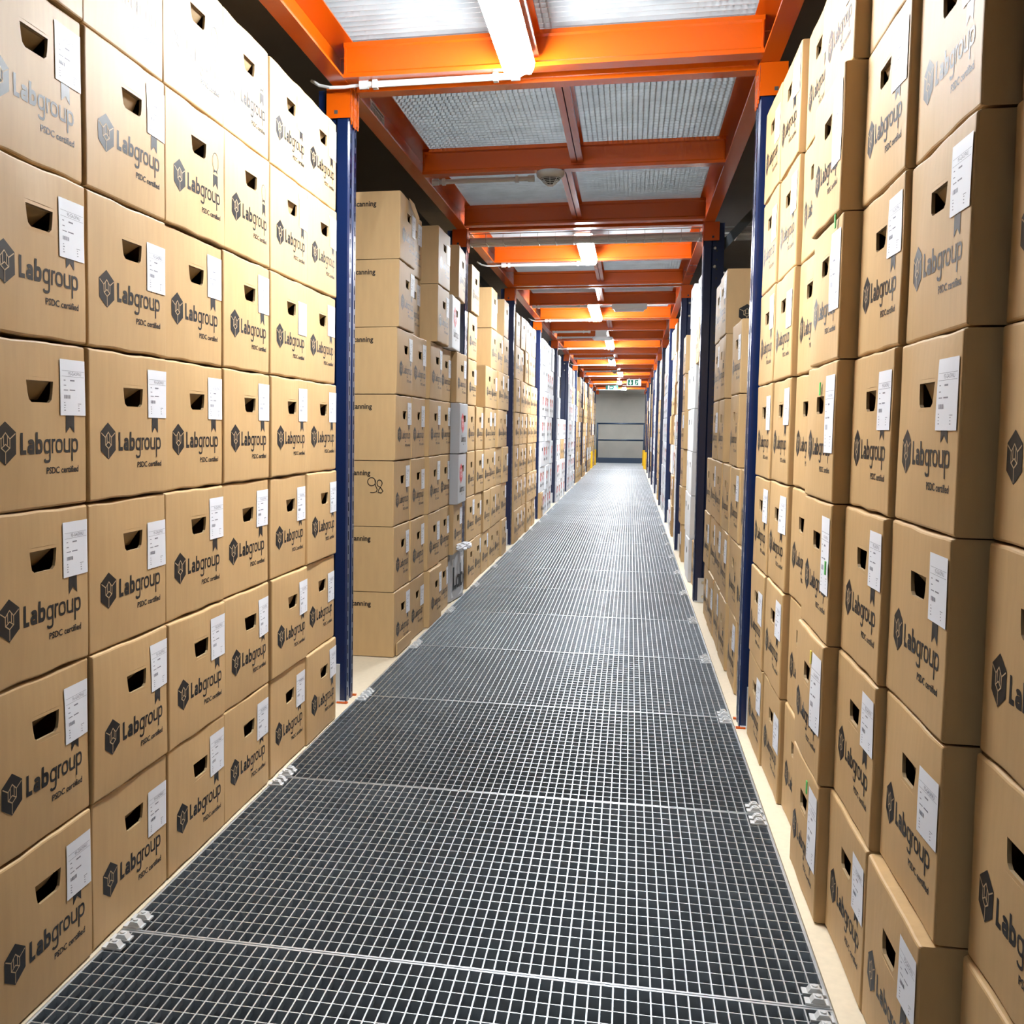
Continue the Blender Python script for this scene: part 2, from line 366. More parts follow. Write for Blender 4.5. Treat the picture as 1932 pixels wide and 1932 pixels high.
# single-mesh cartons for bays where the parts are only a pixel or two
def merge(parts):
    mats = []; v = []; f = []; mi = []
    for me in parts:
        n = len(v); v += [tuple(p.co) for p in me.vertices]; base = len(mats); mats += list(me.materials)
        for p in me.polygons: f.append(tuple(n + i for i in p.vertices)); mi.append(base + p.material_index)
    me = bpy.data.meshes.new('far_carton'); me.from_pydata(v, [], f)
    for m_ in mats: me.materials.append(m_)
    me.polygons.foreach_set('material_index', mi); me.update(); return me
FAR = [merge([VAR[k]['body'], VAR[k]['pr'], VAR[k]['labs'][k % 4], VAR[k]['hole']]) for k in range(4)] + [merge([VAR[4]['body'], VAR[4]['pr'], VAR[4]['hole']])]
FARW = [merge([WVAR[k]['body'], WVAR[k]['pr'], WVAR[k]['hole']]) for k in range(3)] + [merge([WVAR[1]['body'], VAR[1]['labs'][1]])]

# ------------------------------------------------------------------ setting: floors, decks, walls
XL, XR = -0.926, 0.352            # edges of the grating walkway
PITCH, Y_1 = 2.69, 3.70           # rack bays
YEND = 32.44
PX, PY_ = 0.0207, 0.0414
ORD = ['zeroth', 'first', 'second', 'third', 'fourth', 'fifth', 'sixth', 'seventh', 'eighth', 'ninth', 'tenth', 'eleventh', 'twelfth', 'thirteenth', 'fourteenth', 'fifteenth', 'sixteenth', 'seventeenth', 'eighteenth', 'nineteenth', 'twentieth'] + ['twenty-' + x for x in ('first', 'second', 'third', 'fourth', 'fifth', 'sixth', 'seventh', 'eighth', 'ninth')] + ['thirtieth'] + ['thirty-' + x for x in ('first', 'second', 'third', 'fourth', 'fifth', 'sixth', 'seventh', 'eighth', 'ninth')]
PL = 0.955
pm = MB()
nx = int((XR - XL) / PX)
for i in range(nx + 1):
    x = XL + 0.004 + i * (XR - XL - 0.008) / nx; pm.box((x - .0013, 0.004, -.011), (x + .0013, PL - .004, 0.0))
ny = int(PL / PY_)
for j in range(ny + 1):
    y = 0.004 + j * (PL - 0.008) / ny; t = .0026 if j in (0, ny) else .0012
    pm.box((XL + .002, y - t, -.030), (XR - .002, y + t, .0006 if j in (0, ny) else -.0006))
pm.box((XL, 0.002, -.032), (XL + .003, PL - .002, .001)); pm.box((XR - .003, 0.002, -.032), (XR, PL - .002, .001))
panel_me = pm.mesh('grating_panel', [M['galv']])
cm = MB()
for dy in (-.028, .006):
    cm.box((-.022, dy, .0008), (.016, dy + .022, .0045)); cm.prism([(-.014, .004), (-.008, .013), (.006, .013), (.012, .004)], 'y', dy + .002, dy + .020)
    cm.lathe([(.0, .0135), (.005, .0135), (.005, .010)], (-.001, dy + .011, .002), 8)
clip_me = cm.mesh('grating_clip', [M['zinc']])
y = 1.885 - 4 * PL; k = 0; vis = 0; proto = None
while y + PL <= YEND + .05:
    if proto is None:
        proto = obj('grating_panel', panel_me)
        for sx in (XL + .022, XR - .020):
            for yy in (.044, PL - .044): obj('clip', clip_me, proto, (sx, yy - .01, 0))
        o = proto
    else: o = copy_tree(proto)
    o.location = (0, y, 0)
    if y + PL > 1.5: vis += 1
    n = vis
    tag(o, ('galvanised steel floor grating panel, %s across the walkway counted from the camera' % ORD[n]) if n else 'galvanised steel floor grating panel beneath the camera', 'floor grating', 'steel grating panels of the walkway')
    if not n: o['label'] = 'galvanised steel floor grating panel, %s behind the first one in view' % ORD[4 - k]
    y += PL; k += 1
fm = MB(); fm.box((-2.6, -3, -.034), (XL - .003, YEND, -.0015)); struct('floor', fm.mesh('floor_left', [M['board']]))
fm = MB(); fm.box((XR + .003, -3, -.034), (2.2, YEND, -.0015)); struct('floor.001', fm.mesh('floor_right', [M['board']]))
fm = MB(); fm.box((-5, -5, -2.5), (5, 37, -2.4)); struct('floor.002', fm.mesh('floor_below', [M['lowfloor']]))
fm = MB(); fm.box((-2.66, -3, -2.4), (-2.6, 36, 4.4)); struct('wall_left', fm.mesh('wall_left', [M['deck']]))
fm = MB(); fm.box((2.2, -3, -2.4), (2.26, 36, 4.4)); struct('wall_right', fm.mesh('wall_right', [M['deck']]))
fm = MB(); fm.box((-2.66, -3.1, -2.4), (2.26, -3.0, 4.4)); struct('wall_back', fm.mesh('wall_back', [M['wallend']]))
fm = MB(); fm.box((-2.66, -3.1, 4.4), (2.26, 36, 4.5)); struct('ceiling.003', fm.mesh('ceiling_upper', [M['dark']]))
# end wall with pressed vertical seams and a header
fm = MB(); fm.box((-2.66, 33.6, -2.4), (2.26, 33.8, 4.4))
for x in (-1.9, -1.3, -.62, -.02, .30, .95, 1.6): fm.box((x - .006, 33.592, -2.4), (x + .006, 33.601, 2.0))
fm.box((-2.66, 33.5, 2.02), (2.26, 33.6, 2.10)); fm.box((-2.66, 33.55, 1.90), (2.26, 33.6, 1.93))
struct('wall_far', fm.mesh('wall_far', [M['wallend']]))
# ceiling: same grating, seen from below
CZ = 2.226
cmb = MB(); y0c, y1c = -2.6, 33.4
for i in range(62):
    x = -.93 + i * (0.352 + .93) / 61; cmb.box((x - .0015, y0c, CZ + .018), (x + .0015, y1c, CZ + .030))
yy = y0c
while yy < y1c:
    cmb.box((-.935, yy - .0014, CZ), (.357, yy + .0014, CZ + .029)); yy += PY_
struct('ceiling', cmb.mesh('ceiling_grating', [M['galvc']]))
dm = MB(); dm.box((-2.6, -3, 2.24), (-1.02, YEND, 2.27)); struct('ceiling.001', dm.mesh('shelf_deck_left', [M['deck']]))
dm = MB(); dm.box((.44, -3, 2.24), (2.2, YEND, 2.27)); struct('ceiling.002', dm.mesh('shelf_deck_right', [M['deck']]))

# ------------------------------------------------------------------ rack uprights
def upright_mesh():
    # aisle face looks along +X; x=0 face, body to -0.11; y in +-0.05
    mb = MB(); H = 2.095
    def strip_y(x, y0, y1, holes=False):      # faces towards +X
        if not holes: mb.face([(x, y0, 0), (x, y1, 0), (x, y1, H), (x, y0, H)]); return
        z = 0.0
        while z < H:
            z1 = min(z + .020, H); mb.face([(x, y0, z), (x, y1, z), (x, y1, z1), (x, y0, z1)]); z += .050
    strip_y(0, -.044, -.036); strip_y(0, -.036, -.027, True); strip_y(0, -.027, -.012)
    strip_y(0, .012, .027); strip_y(0, .027, .036, True); strip_y(0, .036, .044)
    for s in (-1, 1):
        q = lambda a, b: mb.face([(a[0], s * a[1], 0), (b[0], s * b[1], 0), (b[0], s * b[1], H), (a[0], s * a[1], H)][::(1 if s < 0 else -1)])
        q((0, .012), (-.014, .008)); q((0, .044), (-.006, .05)); q((-.006, .05), (-.042, .05)); q((-.042, .05), (-.050, .041))
        q((-.050, .041), (-.068, .041))
        z = 0.0                                       # holed strip of the side
        while z < H:
            z1 = min(z + .040, H); mb.face([(-.068, s * .041, z), (-.077, s * .041, z), (-.077, s * .041, z1), (-.068, s * .041, z1)]); z += .050
        q((-.077, .041), (-.110, .041)); q((-.110, .041), (-.110, .020))
    mb.face([(-.014, -.008, 0), (-.014, .008, 0), (-.014, .008, H), (-.014, -.008, H)])
    # near-black sheets added behind slots and holes, standing for the shade inside
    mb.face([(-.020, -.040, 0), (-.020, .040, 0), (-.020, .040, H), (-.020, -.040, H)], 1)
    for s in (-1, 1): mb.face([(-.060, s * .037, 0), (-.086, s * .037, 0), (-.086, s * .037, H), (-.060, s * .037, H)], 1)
    return mb.mesh('upright_profile', [M['blue'], M['dark']])
UP = upright_mesh()
bm_ = MB(); bm_.lathe([(0, .008), (.006, .008), (.009, .004), (.009, 0)], (0, 0, 0), 8); BOLT = bm_.mesh('bolt', [M['bolt']])
fp = MB(); fp.box((-.085, -.056, -.001), (-.022, -.0515, .135)); fp.box((-.085, .0515, -.001), (-.022, .056, .135)); fp.box((-.115, -.06, -.0012), (-.004, .06, .006)); FOOT = fp.mesh('foot_plate', [M['zinc']])
sh = MB(); sh.box((-.03, -.068, -.001), (.008, -.052, .004)); sh.box((-.02, .052, -.001), (.010, .066, .004)); SHIM = sh.mesh('packing_shim', [M['orange']])
def make_upright(side, k, base):
    y = Y_1 + .03 + PITCH * (k - 1); x = -.950 if side < 0 else .366
    r = obj('rack_upright', UP, None, (x, y, 0), (0, 0, 0 if side < 0 else math.pi))
    near = -1 if side < 0 else 1                          # local y of the side that looks at the camera
    f = obj('foot_plate', FOOT, r)
    for dz in (.03, .11):
        b = obj('bolt', BOLT, f, (-.05, near * .056, dz), (math.pi / 2 * -near * -1 if near < 0 else -math.pi / 2, 0, 0))
    for z in (1.959, 1.859) + ((.60, .50) if k == 3 else ()):
        obj('bolt', BOLT, r, (-.062, near * .041, z), (math.pi / 2 if near < 0 else -math.pi / 2, 0, 0))
    if k == 1: obj('packing_shim', SHIM, r)
    bmb = MB()
    for (z0, z1, x0, x1) in ((1.94, 2.232, -.07, -.335), (1.84, 1.24, -.075, -.62), (1.19, .64, -.62, -.085)):
        bmb.bar((x0, 0, z0), (x1, 0, z1), .046, .004, up=(0, 1, 0))
    br = bmb.mesh('brace', [M['steelgrey']])
    obj('diagonal_brace', br, r, (0, near * -.02, 0))
    sd = 'left' if side < 0 else 'right'
    tag(r, 'blue slotted rack upright with steel foot plate, %s from the camera along the %s side' % (ORD[k] if k else 'beside', sd), 'rack post', 'blue rack uprights')
    return r
for k in range(1, 12):
    for s in (-1, 1): make_upright(s, k, None)

# ------------------------------------------------------------------ orange runners with connectors, cross beams, joists
def runner_mesh(L):
    mb = MB()
    # profile in (x,z); open towards +X (aisle), web at -.055
    pr = [(0, 2.100), (0, 2.108), (-.003, 2.108), (-.003, 2.103), (-.050, 2.103), (-.050, 2.212), (.030, 2.212), (.030, 2.216), (-.056, 2.216), (-.056, 2.100)]
    mb.prism(pr, 'y', 0, L); return mb.mesh('runner', [M['orange']])
RUN = runner_mesh(PITCH - .006)
def connector(sgn):
    mb = MB(); yo = sgn * .052
    mb.box((-.082, yo - .002, 1.998), (-.0, yo + .002, 2.099)); 
    for j in (0, 1):
        x0 = .003
        z = 1.985; y0, y1 = (yo - (.0 if sgn > 0 else -.0), yo - sgn * .020) ; y0, y1 = min(y0, y1), max(y0, y1)
    # aisle-side flange of the hook plate: strips with slots
    for yb in (yo - sgn * .002, yo - sgn * .036):
        a, b = sorted((yb, yb - sgn * .020))
        mb.box((.001, a, 1.975 if abs(yb) < .04 else 1.99), (.004, a + .006, 2.099)); mb.box((.001, b - .006, 1.975 if abs(yb) < .04 else 1.99), (.004, b, 2.099))
        for z in (1.978, 2.018, 2.058): mb.box((.001, a + .006, z), (.004, b - .006, z + .020))
    mb.box((-.055, yo - .0025, 2.012), (-.043, yo + .0025, 2.024), 1)
    return mb.mesh('connector', [M['orange'], M['dark']])
CON = {1: connector(-1), -1: connector(1)}
sk = MB(); sk.box((-.0505, .62, 2.150), (-.0485, .86, 2.205), 0)
for i in range(9): sk.box((-.0487, .635 + i * .024, 2.158), (-.0480, .648 + i * .024, 2.185), 1)
sk.box((-.0487, .64, 2.19), (-.0480, .84, 2.198), 1)
STICK = sk.mesh('load_sticker', [M['paper'], M['greyink']])
sk = MB(); sk.box((-.0505, 0, 2.150), (-.0485, .30, 2.205), 0)
for i in range(7): sk.box((-.0487, .02 + i * .038, 2.165), (-.0480, .045 + i * .038, 2.192), 1)
STICK2 = sk.mesh('load_sign', [M['paper'], M['red']])
for k in range(0, 12):
    y0 = Y_1 + .03 + PITCH * (k - 1)
    for s in (-1, 1):
        x = -.947 if s < 0 else .366
        if s < 0: r = obj('runner_beam', RUN, None, (x, y0 + .003, 0))
        else: r = obj('runner_beam', RUN, None, (x, y0 + PITCH - .003, 0), (0, 0, math.pi))
        # connectors at both ends hang down the uprights
        n = 1 if s < 0 else -1
        LY = PITCH - .006
        for ye, key in ((.0, -1), (LY, 1)):
            obj('connector', CON[key], r, (0, ye, 0))
        if k == 1 and s < 0: obj('load_sticker', STICK, r, (0, -.18, 0))
        if k == 0 and s > 0: obj('load_sign', STICK2, r, (0, .10, 0))
        sd = 'left' if s < 0 else 'right'
        tag(r, ('orange runner beam on the %s side, spanning the %s bay from the camera' % (sd, ORD[k + 1])), 'beam', 'orange runner beams along the walkway')
def cbeam_mesh():
    mb = MB()
    pr = [(0, 2.101), (0, 2.114), (.007, 2.120), (.007, 2.193), (0, 2.199), (0, 2.213), (.064, 2.213), (.064, 2.209), (.011, 2.209), (.011, 2.105), (.058, 2.105), (.058, 2.113), (.064, 2.113), (.064, 2.101)]
    mb.prism(pr[::-1], 'x', -.9475, .3665)
    for x in (-.945, .357): mb.box((x, .001, 2.102), (x + .006, .062, 2.212))
    return mb.mesh('cross_beam', [M['orange']])
CB_ = cbeam_mesh()
ys_b = []
for k in range(0, 12):
    y0 = Y_1 + PITCH * (k - 1)
    ys_b += [y0 - .115, y0 + .05, y0 + PITCH / 2 - .055]
ys_b = [y for y in ys_b if y < 33.2]
n = 0
for y in ys_b:
    o = obj('cross_beam', CB_, None, (0, y, 0))
    if y > 3.4: n += 1
    tag(o, 'orange steel cross beam overhead, %s one seen from the camera' % ORD[n] if n else 'orange steel cross beam overhead near y %s of the camera' % '', 'beam', 'orange cross beams')
    if not n: o['label'] = 'orange steel cross beam above the camera, out of view, number %d' % (ys_b.index(y) + 1)
# longitudinal joists between cross beams
JX = [-.31, -.258, -.315, -.27, -.30, -.26, -.29]
jc = 0
for k in range(0, 12):
    y0 = Y_1 + PITCH * (k - 1)
    for h, (a, b) in enumerate(((y0 + .115, y0 + PITCH / 2 - .056), (y0 + PITCH / 2 + .010, y0 + PITCH - .116))):
        if b > 33.2: continue
        x = JX[(2 * k + h + 0) % len(JX)] if k > 1 or h else JX[0]
        if k == 0: x = -.335
        if k == 1: x = (-.258, -.318)[h]
        for lx, le in zip((-.372, -.30, -.365, -.30, -.335, -.235, -.29, -.20), (3.555, 7.655, 11.63, 15.70, 19.70, 23.79, 27.77, 31.86)):
            if k > 0 and a < le - .5 < b: x = lx
        mb = MB()
        for sx in (-1, 1):
            pr = [(x + sx * .002, 2.125), (x + sx * .026, 2.125), (x + sx * .026, 2.135), (x + sx * .006, 2.138), (x + sx * .006, 2.200), (x + sx * .026, 2.204), (x + sx * .026, 2.213), (x + sx * .002, 2.213)]
            mb.prism(pr if sx > 0 else pr[::-1], 'y', a, b)
        o = obj('ceiling_joist', mb.mesh('ceiling_joist', [M['orange']]))
        jc += 1
        tag(o, 'short orange double channel joist between cross beams, %s from the camera' % ORD[jc], 'joist', 'orange joists under the ceiling grating')

# ------------------------------------------------------------------ lamps, conduits, detectors, tray, signs
def lamp(i, yend, x, zc=2.100, L=1.14, vis=True, m='lamp'):
    r = bpy.data.objects.new('batten_lamp', None); COL.objects.link(r); r.location = (x, yend - L / 2, zc)
    mb = MB(); mb.prism([(-.052, .0005), (.052, .0005), (.046, .014), (.034, .0235), (-.034, .0235), (-.046, .014)], 'y', -L / 2, L / 2)
    for yy in (-L / 2 - .010, L / 2): mb.prism([(-.050, .002), (.050, .002), (.044, .013), (.033, .0225), (-.033, .0225), (-.044, .013)], 'y', yy, yy + .010)
    obj('housing', mb.mesh('lamp_housing', [M['plastic']]), r)
    mb = MB(); n = 8
    pr = [(-.050, .0), (-.048, -.016), (-.040, -.032), (.040, -.032), (.048, -.016), (.050, .0)]
    mb.prism(pr, 'y', -L / 2, L / 2)
    obj('diffuser', mb.mesh('lamp_diffuser', [M[m]]), r)
    tag(r, ('lit fluorescent batten lamp under the orange beams, %s from the camera' % ORD[i]) if vis else 'lit fluorescent batten lamp behind the camera, %s back' % ORD[i], 'lamp', 'fluorescent batten lamps')
    return r
LX = [-.372, -.30, -.365, -.30, -.335, -.235, -.29, -.20]
LE = [3.555, 7.655, 11.63, 15.70, 19.70, 23.79, 27.77, 31.86]
for i, (x, ye) in enumerate(zip(LX, LE)): lamp(i + 1, ye, x, L=1.14 if i != 1 else 1.0, m='lamp' if i < 2 else 'lamp_bright')
for i in range(9):
    r = lamp(i + 1, LE[0] + 4.03 * (i - 1) + 4.03 * 0 , -.33, zc=4.33, vis=False)
    r['label'] = 'lit fluorescent batten lamp of the storey above, %s along, behind the ceiling grating' % ORD[i + 1]
def conduit(y, x0, x1, z, material, label, cable=True, r=.0105):
    e = bpy.data.objects.new('conduit', None); COL.objects.link(e); e.location = (x0, y, z)
    mb = MB(); mb.tube([(0, 0, 0), (x1 - x0, 0, 0)], r, 10); obj('pipe', mb.mesh('conduit_pipe', [material], False), e)
    for q in (.035, x1 - x0 - .06):
        mb = MB(); mb.box((q - .008, -.013, -.014), (q + .008, .013, .012)); mb.box((q - .005, -.008, .010), (q + .005, .008, 2.1005 - z)); obj('clip', mb.mesh('conduit_clip', [material]), e)
    for q0, q1 in ((-.018, .012), (x1 - x0 - .01, x1 - x0 + .018)):
        mb = MB(); mb.tube([(q0, 0, 0), (q1, 0, 0)], r + .004, 10); obj('end_fitting', mb.mesh('conduit_fitting', [material]), e)
    if cable:
        mb = MB(); mb.tube([(-.018, 0, 0), (-.07, 0, -.003), (-.12, 0, -.002), (-.16, .01, .010), (-.19, .02, .03)], .0055, 8); obj('cable', mb.mesh('conduit_cable', [material]), e)
        mb = MB(); mb.tube([(x1 - x0 + .018, 0, 0), (x1 - x0 + .035, -.01, .006), (x1 - x0 + .05, -.035, -.005)], .0045, 8); obj('cable', mb.mesh('conduit_cable', [material]), e)
    tag(e, label, 'conduit', 'cable conduits under the beams')
for i, (x, ye) in enumerate(zip(LX, LE)):
    conduit(ye + .075, -.885, x - .02, 2.088, M['plastic'], 'white cable conduit feeding the %s lamp from the camera, under a cross beam' % ORD[i + 1])
for i, (y, xe) in enumerate(((5.085, -.47), (10.36, -.43), (13.06, -.50), (13.85, -.40), (17.9, -.42), (21.9, -.42))):
    conduit(y, -.90, xe, 2.086, M['plasticg'], 'grey cable conduit under a cross beam, %s grey one from the camera' % ORD[i + 1], False, .011)
def detector(x, y, n):
    e = bpy.data.objects.new('smoke_detector', None); COL.objects.link(e); e.location = (x, y, 2.099)
    mb = MB(); mb.lathe([(0, 0), (.060, 0), (.062, -.006), (.060, -.020), (.050, -.030), (.046, -.031)], (0, 0, 0), 24); obj('base', mb.mesh('detector_base', [M['plasticg']], True), e)
    mb = MB()
    for q in range(5):
        z = -.033 - q * .0062; rr = .044 - q * .0062
        mb.lathe([(rr, z), (rr + .002, z - .0012), (rr, z - .0026), (rr - .004, z - .0012), (rr, z)], (0, 0, 0), 20)
    mb.lathe([(.014, -.060), (.014, -.064), (0, -.066)], (0, 0, 0), 16)
    for q in range(8):
        t = q * math.pi / 4; mb.bar((.046 * math.cos(t), .046 * math.sin(t), -.031), (.014 * math.cos(t), .014 * math.sin(t), -.062), .0022, .0022)
    obj('grille', mb.mesh('detector_grille', [M['plastic']]), e)
    mb = MB(); mb.lathe([(.034, -.030), (.010, -.056), (0, -.056)], (0, 0, 0), 16); obj('sensor_chamber', mb.mesh('detector_core', [M['dark']]), e)
    tag(e, 'round white smoke detector under an orange cross beam, %s from the camera' % n, 'smoke detector', 'smoke detectors')
detector(-.375, 5.02, 'first'); detector(-.33, 17.8, 'second'); detector(-.33, 21.8, 'third')
# detector with a junction box
e = bpy.data.objects.new('junction_box', None); COL.objects.link(e); e.location = (-.36, 13.05, 2.1)
mb = MB(); mb.box((-.065, -.04, -.075), (.065, .04, -.0005)); obj('box', mb.mesh('junction_body', [M['plasticg']]), e)
mb = MB(); mb.lathe([(0, -.072), (.11, -.078), (.12, -.095), (.10, -.112), (0, -.116)], (.02, 0, 0), 20); obj('cover', mb.mesh('junction_cover', [M['plastic']], True), e)
tag(e, 'white junction box with an oval cover hanging before the fourth lamp', 'junction box')
e = bpy.data.objects.new('emergency_light', None); COL.objects.link(e); e.location = (-.04, 10.36, 2.055)
mb = MB(); mb.box((-.155, -.045, .0), (.155, .045, .044)); obj('housing', mb.mesh('emergency_housing', [M['plastic']]), e)
mb = MB(); mb.prism([(-.14, 0), (-.125, -.022), (.125, -.022), (.14, 0)], 'y', -.038, .038); obj('lens', mb.mesh('emergency_lens', [M['paper']]), e)
tag(e, 'unlit white oblong emergency light to the right of the third lamp', 'emergency light')
# wire cable tray across the walkway
e = bpy.data.objects.new('cable_tray', None); COL.objects.link(e); e.location = (0, 6.548, 2.038)
mb = MB(); TX0, TX1 = -1.55, 1.25
for yy, zz in ((-.07, 0), (-.035, 0), (0, 0), (.035, 0), (.07, 0), (-.07, .022), (-.07, .05), (.07, .022), (.07, .05)): mb.box((TX0, yy - .002, zz - .002), (TX1, yy + .002, zz + .002))
x = TX0
while x < TX1:
    mb.box((x - .002, -.07, -.0045), (x + .002, .07, -.0005)); mb.box((x - .002, -.0735, -.004), (x + .002, -.0695, .05)); mb.box((x - .002, .0695, -.004), (x + .002, .0735, .05)); x += .10
obj('wire_basket', mb.mesh('wire_basket', [M['wire']]), e)
mb = MB()
for yy, rr in ((-.05, .012), (-.02, .010), (.015, .014), (.048, .009)): mb.tube([(TX0, yy, rr + .004), (TX1, yy, rr + .004)], rr, 6)
obj('cables', mb.mesh('tray_cables', [M['plasticg']]), e)
tag(e, 'wire basket cable tray crossing overhead just beyond the second pair of uprights', 'cable tray')
# exit signs
def sign(x, y, z, wd, ht, face, frame, sym, label):
    e = bpy.data.objects.new('exit_sign', None); COL.objects.link(e); e.location = (x, y, z)
    mb = MB(); mb.box((-wd / 2, -.012, 0), (wd / 2, .012, ht), 0)
    for sx in (-.35, .35): mb.box((sx * wd - .004, -.004, ht), (sx * wd + .004, .004, 2.102 - z), 0)
    obj('panel', mb.mesh('sign_panel', [face]), e)
    mb = MB(); f = -.0135
    q = lambda pts: mb.face([(px * wd, f, pz * ht) for px, pz in pts])
    if sym == 'down':
        q([(-.42, .1), (-.06, .1), (-.06, .9), (-.42, .9)]); q([(.06, .1), (.42, .1), (.42, .9), (.06, .9)])
        f = -.0145; mb.cur = 1
        q([(-.27, .45), (-.21, .45), (-.21, .85), (-.27, .85)]); q([(-.36, .5), (-.24, .16), (-.12, .5)])
        q([(.30, .12), (.40, .12), (.40, .88), (.30, .88)]); q([(.10, .18), (.14, .14), (.24, .5), (.20, .58)]); q([(.14, .62), (.27, .55), (.27, .66), (.18, .74)])
        mats = [M['signgreen'], M['signlit']]
    else:
        mb.cur = 0
        q([(-.30, .1), (-.20, .1), (-.20, .9), (-.30, .9)]); q([(-.10, .45), (.06, .45), (.06, .55), (-.10, .55)]); q([(-.14, .5), (-.06, .3), (-.06, .7)])
        q([(.14, .15), (.19, .12), (.30, .5), (.25, .62)]); q([(.25, .40), (.38, .15), (.42, .2), (.31, .52)]); q([(.17, .66), (.32, .55), (.34, .64), (.22, .82)])
        mats = [M['paper']]
    obj('pictogram', mb.mesh('sign_pictogram', mats), e); tag(e, label, 'exit sign')
sign(.045, 25.135, 1.93, .31, .145, M['signlit'], None, 'down', 'lit white and green exit sign with a down arrow on the right')
sign(-.48, 27.825, 1.945, .30, .10, M['signdark'], None, 'run', 'dark green exit sign with a running figure, left of the end wall')

# ------------------------------------------------------------------ end of the walkway
e = bpy.data.objects.new('guard_railing', None); COL.objects.link(e); e.location = (-.28, YEND + .06, 0)
for z, nm in ((.66, 'mid_rail'), (1.135, 'top_rail')):
    mb = MB(); mb.tube([(-.67, .02, z), (.67, .02, z)], .022, 8); obj(nm, mb.mesh(nm, [M['kerb']], True), e)
for x in (-.66, .66):
    mb = MB(); mb.tube([(x, .02, -.0015), (x, .02, 1.157)], .024, 8); obj('post', mb.mesh('rail_post', [M['kerb']], True), e)
mb = MB(); mb.box((-.67, -.04, -.001), (.67, -.005, .155)); obj('toe_board', mb.mesh('toe_board', [M['kerb']]), e)
tag(e, 'dark blue two-bar guard railing with toe board across the far end of the walkway', 'railing')
for s in (-1, 1):
    for y, nm in ((27.75, 'nearer'), (30.45, 'farther')):
        x = -.935 if s < 0 else .350
        mb = MB(); mb.prism([(x - .0, y - .075), (x - s * .030, y - .065), (x - s * .030, y + .065), (x, y + .075)] if s < 0 else [(x, y + .075), (x - .030, y + .065), (x - .030, y - .065), (x, y - .075)], 'z', .002, .42)
        mb.box((min(x, x + s * .12), y - .082, .002), (max(x, x + s * .12), y - .076, .42))
        o = obj('post_guard', mb.mesh('post_guard', [M['yellow']])); tag(o, 'yellow post guard on the %s side, %s of the pair' % ('left' if s < 0 else 'right', nm), 'post guard', 'yellow guards near the far end')

# ------------------------------------------------------------------ boxes
ROWN = ['bottom', 'second', 'third', 'fourth', 'fifth', 'sixth', 'top']
def set_box(side, x, y_near, z, kind='b', bay=1, colno=1, row=0, near=True, rot=0.0, tilt=0.0, extra=None, label=None, v=None, lab=True, sc=1.0, tall=False):
    """y_near: near edge (towards the camera) of the box; x: face plane"""
    yc = y_near + W / 2
    rz = rot if side < 0 else math.pi + rot
    r_ = RND
    sd = 'left' if side < 0 else 'right'
    if kind == 'b':
        k = r_.randrange(NV) if v is None else v
        if near:
            o = obj('archive_box', VAR[k]['body'], None, (x, yc, z), (tilt, 0, rz))
            obj('hand_hole', VAR[k]['hole'], o); obj('printed_logo', VAR[k]['pr'], o)
            if lab:
                l = obj('address_label', VAR[k]['labs'][(r_.choice((0, 0, 1, 2, 3)) if not tall else 4)], o)
        else:
            o = obj('archive_box', FAR[k % 5], None, (x, yc, z), (tilt, 0, rz))
        what = 'brown archive box'; cat = 'cardboard box'; gp = 'brown archive boxes'
    else:
        k = r_.randrange(3)
        if near:
            o = obj('white_carton', WVAR[k]['grey'] if kind == 'g' else WVAR[k]['body'], None, (x, yc, z), (tilt, 0, rz))
            if kind in 'wg': obj('printed_logo', WVAR[k]['pr'], o); obj('hand_hole', WVAR[k]['hole'], o)
        else:
            o = obj('white_carton', FARW[k if r_.random() < .8 else 3], None, (x, yc, z), (tilt, 0, rz))
        what = 'white archive box'; cat = 'cardboard box'; gp = 'white archive boxes'
    if sc != 1.0: o.scale = (1, sc, 1)
    b = 'nearest' if bay == 1 else ORD[bay]
    tag(o, label or '%s, %s in the %s row, %s bay of the %s rack' % (what, ORD[colno], ROWN[row], b, sd), cat, gp)
    return o
FXL, FXR = -.934, .388
PZ = .2745
def jit(a): return RND.uniform(-a, a)
BOXES = {}
# --- left nearest bay: 7 columns of 7 (the first lies just outside the frame)
def stack(side, bay, colno, y, rows, x, near=True, kinds=None, skip=(), dx=None, lean=0.0, jx=.004, jy=.002, lab=None, sc=1.0):
    for r in rows:
        if r in skip: continue
        kd = kinds[r] if kinds else 'b'
        xx = x + jit(jx) + (dx.get(r, 0) if dx else 0)
        o = set_box(side, xx, y + jit(jy) + lean * r, r * PZ + (0.001 if r == 0 else 0.0) , kd, bay, colno, r, near, jit(.005), jit(.0035), lab=(lab is None or r in lab), sc=sc, tall=(side > 0 and colno == 4 and r < 6))
        BOXES[(side, bay, colno, r)] = o
R7 = range(7)
stack(-1, 1, 1, 1.117, R7, FXL)
for c, y in enumerate((1.452, 1.788, 2.122, 2.456, 2.806, 3.136, 3.462)):
    if c < 6: stack(-1, 1, c + 2, y, R7, FXL, lean=-.0008 if c > 2 else 0, lab=set(range(6 if c in (0, 1, 4, 5) else 5)) | ({6} if c > 3 else set()))
# --- right nearest bay, staggered faces
for c, (y, x) in enumerate(((1.210, .448), (1.555, .408), (1.889, .396), (2.222, .374), (2.592, .404), (2.930, .389), (3.268, .382))):
    dx = {r: (.003 * r if c < 3 else .0) for r in R7}
    if c == 1: dx[0] = -.012; dx[6] = .012
    if c == 3: dx[5] = -.006; dx[6] = .008
    stack(1, 1, c + 1, y, R7, x, dx=dx, jx=.003, lab=set(range(6)) if c < 3 else set(R7))
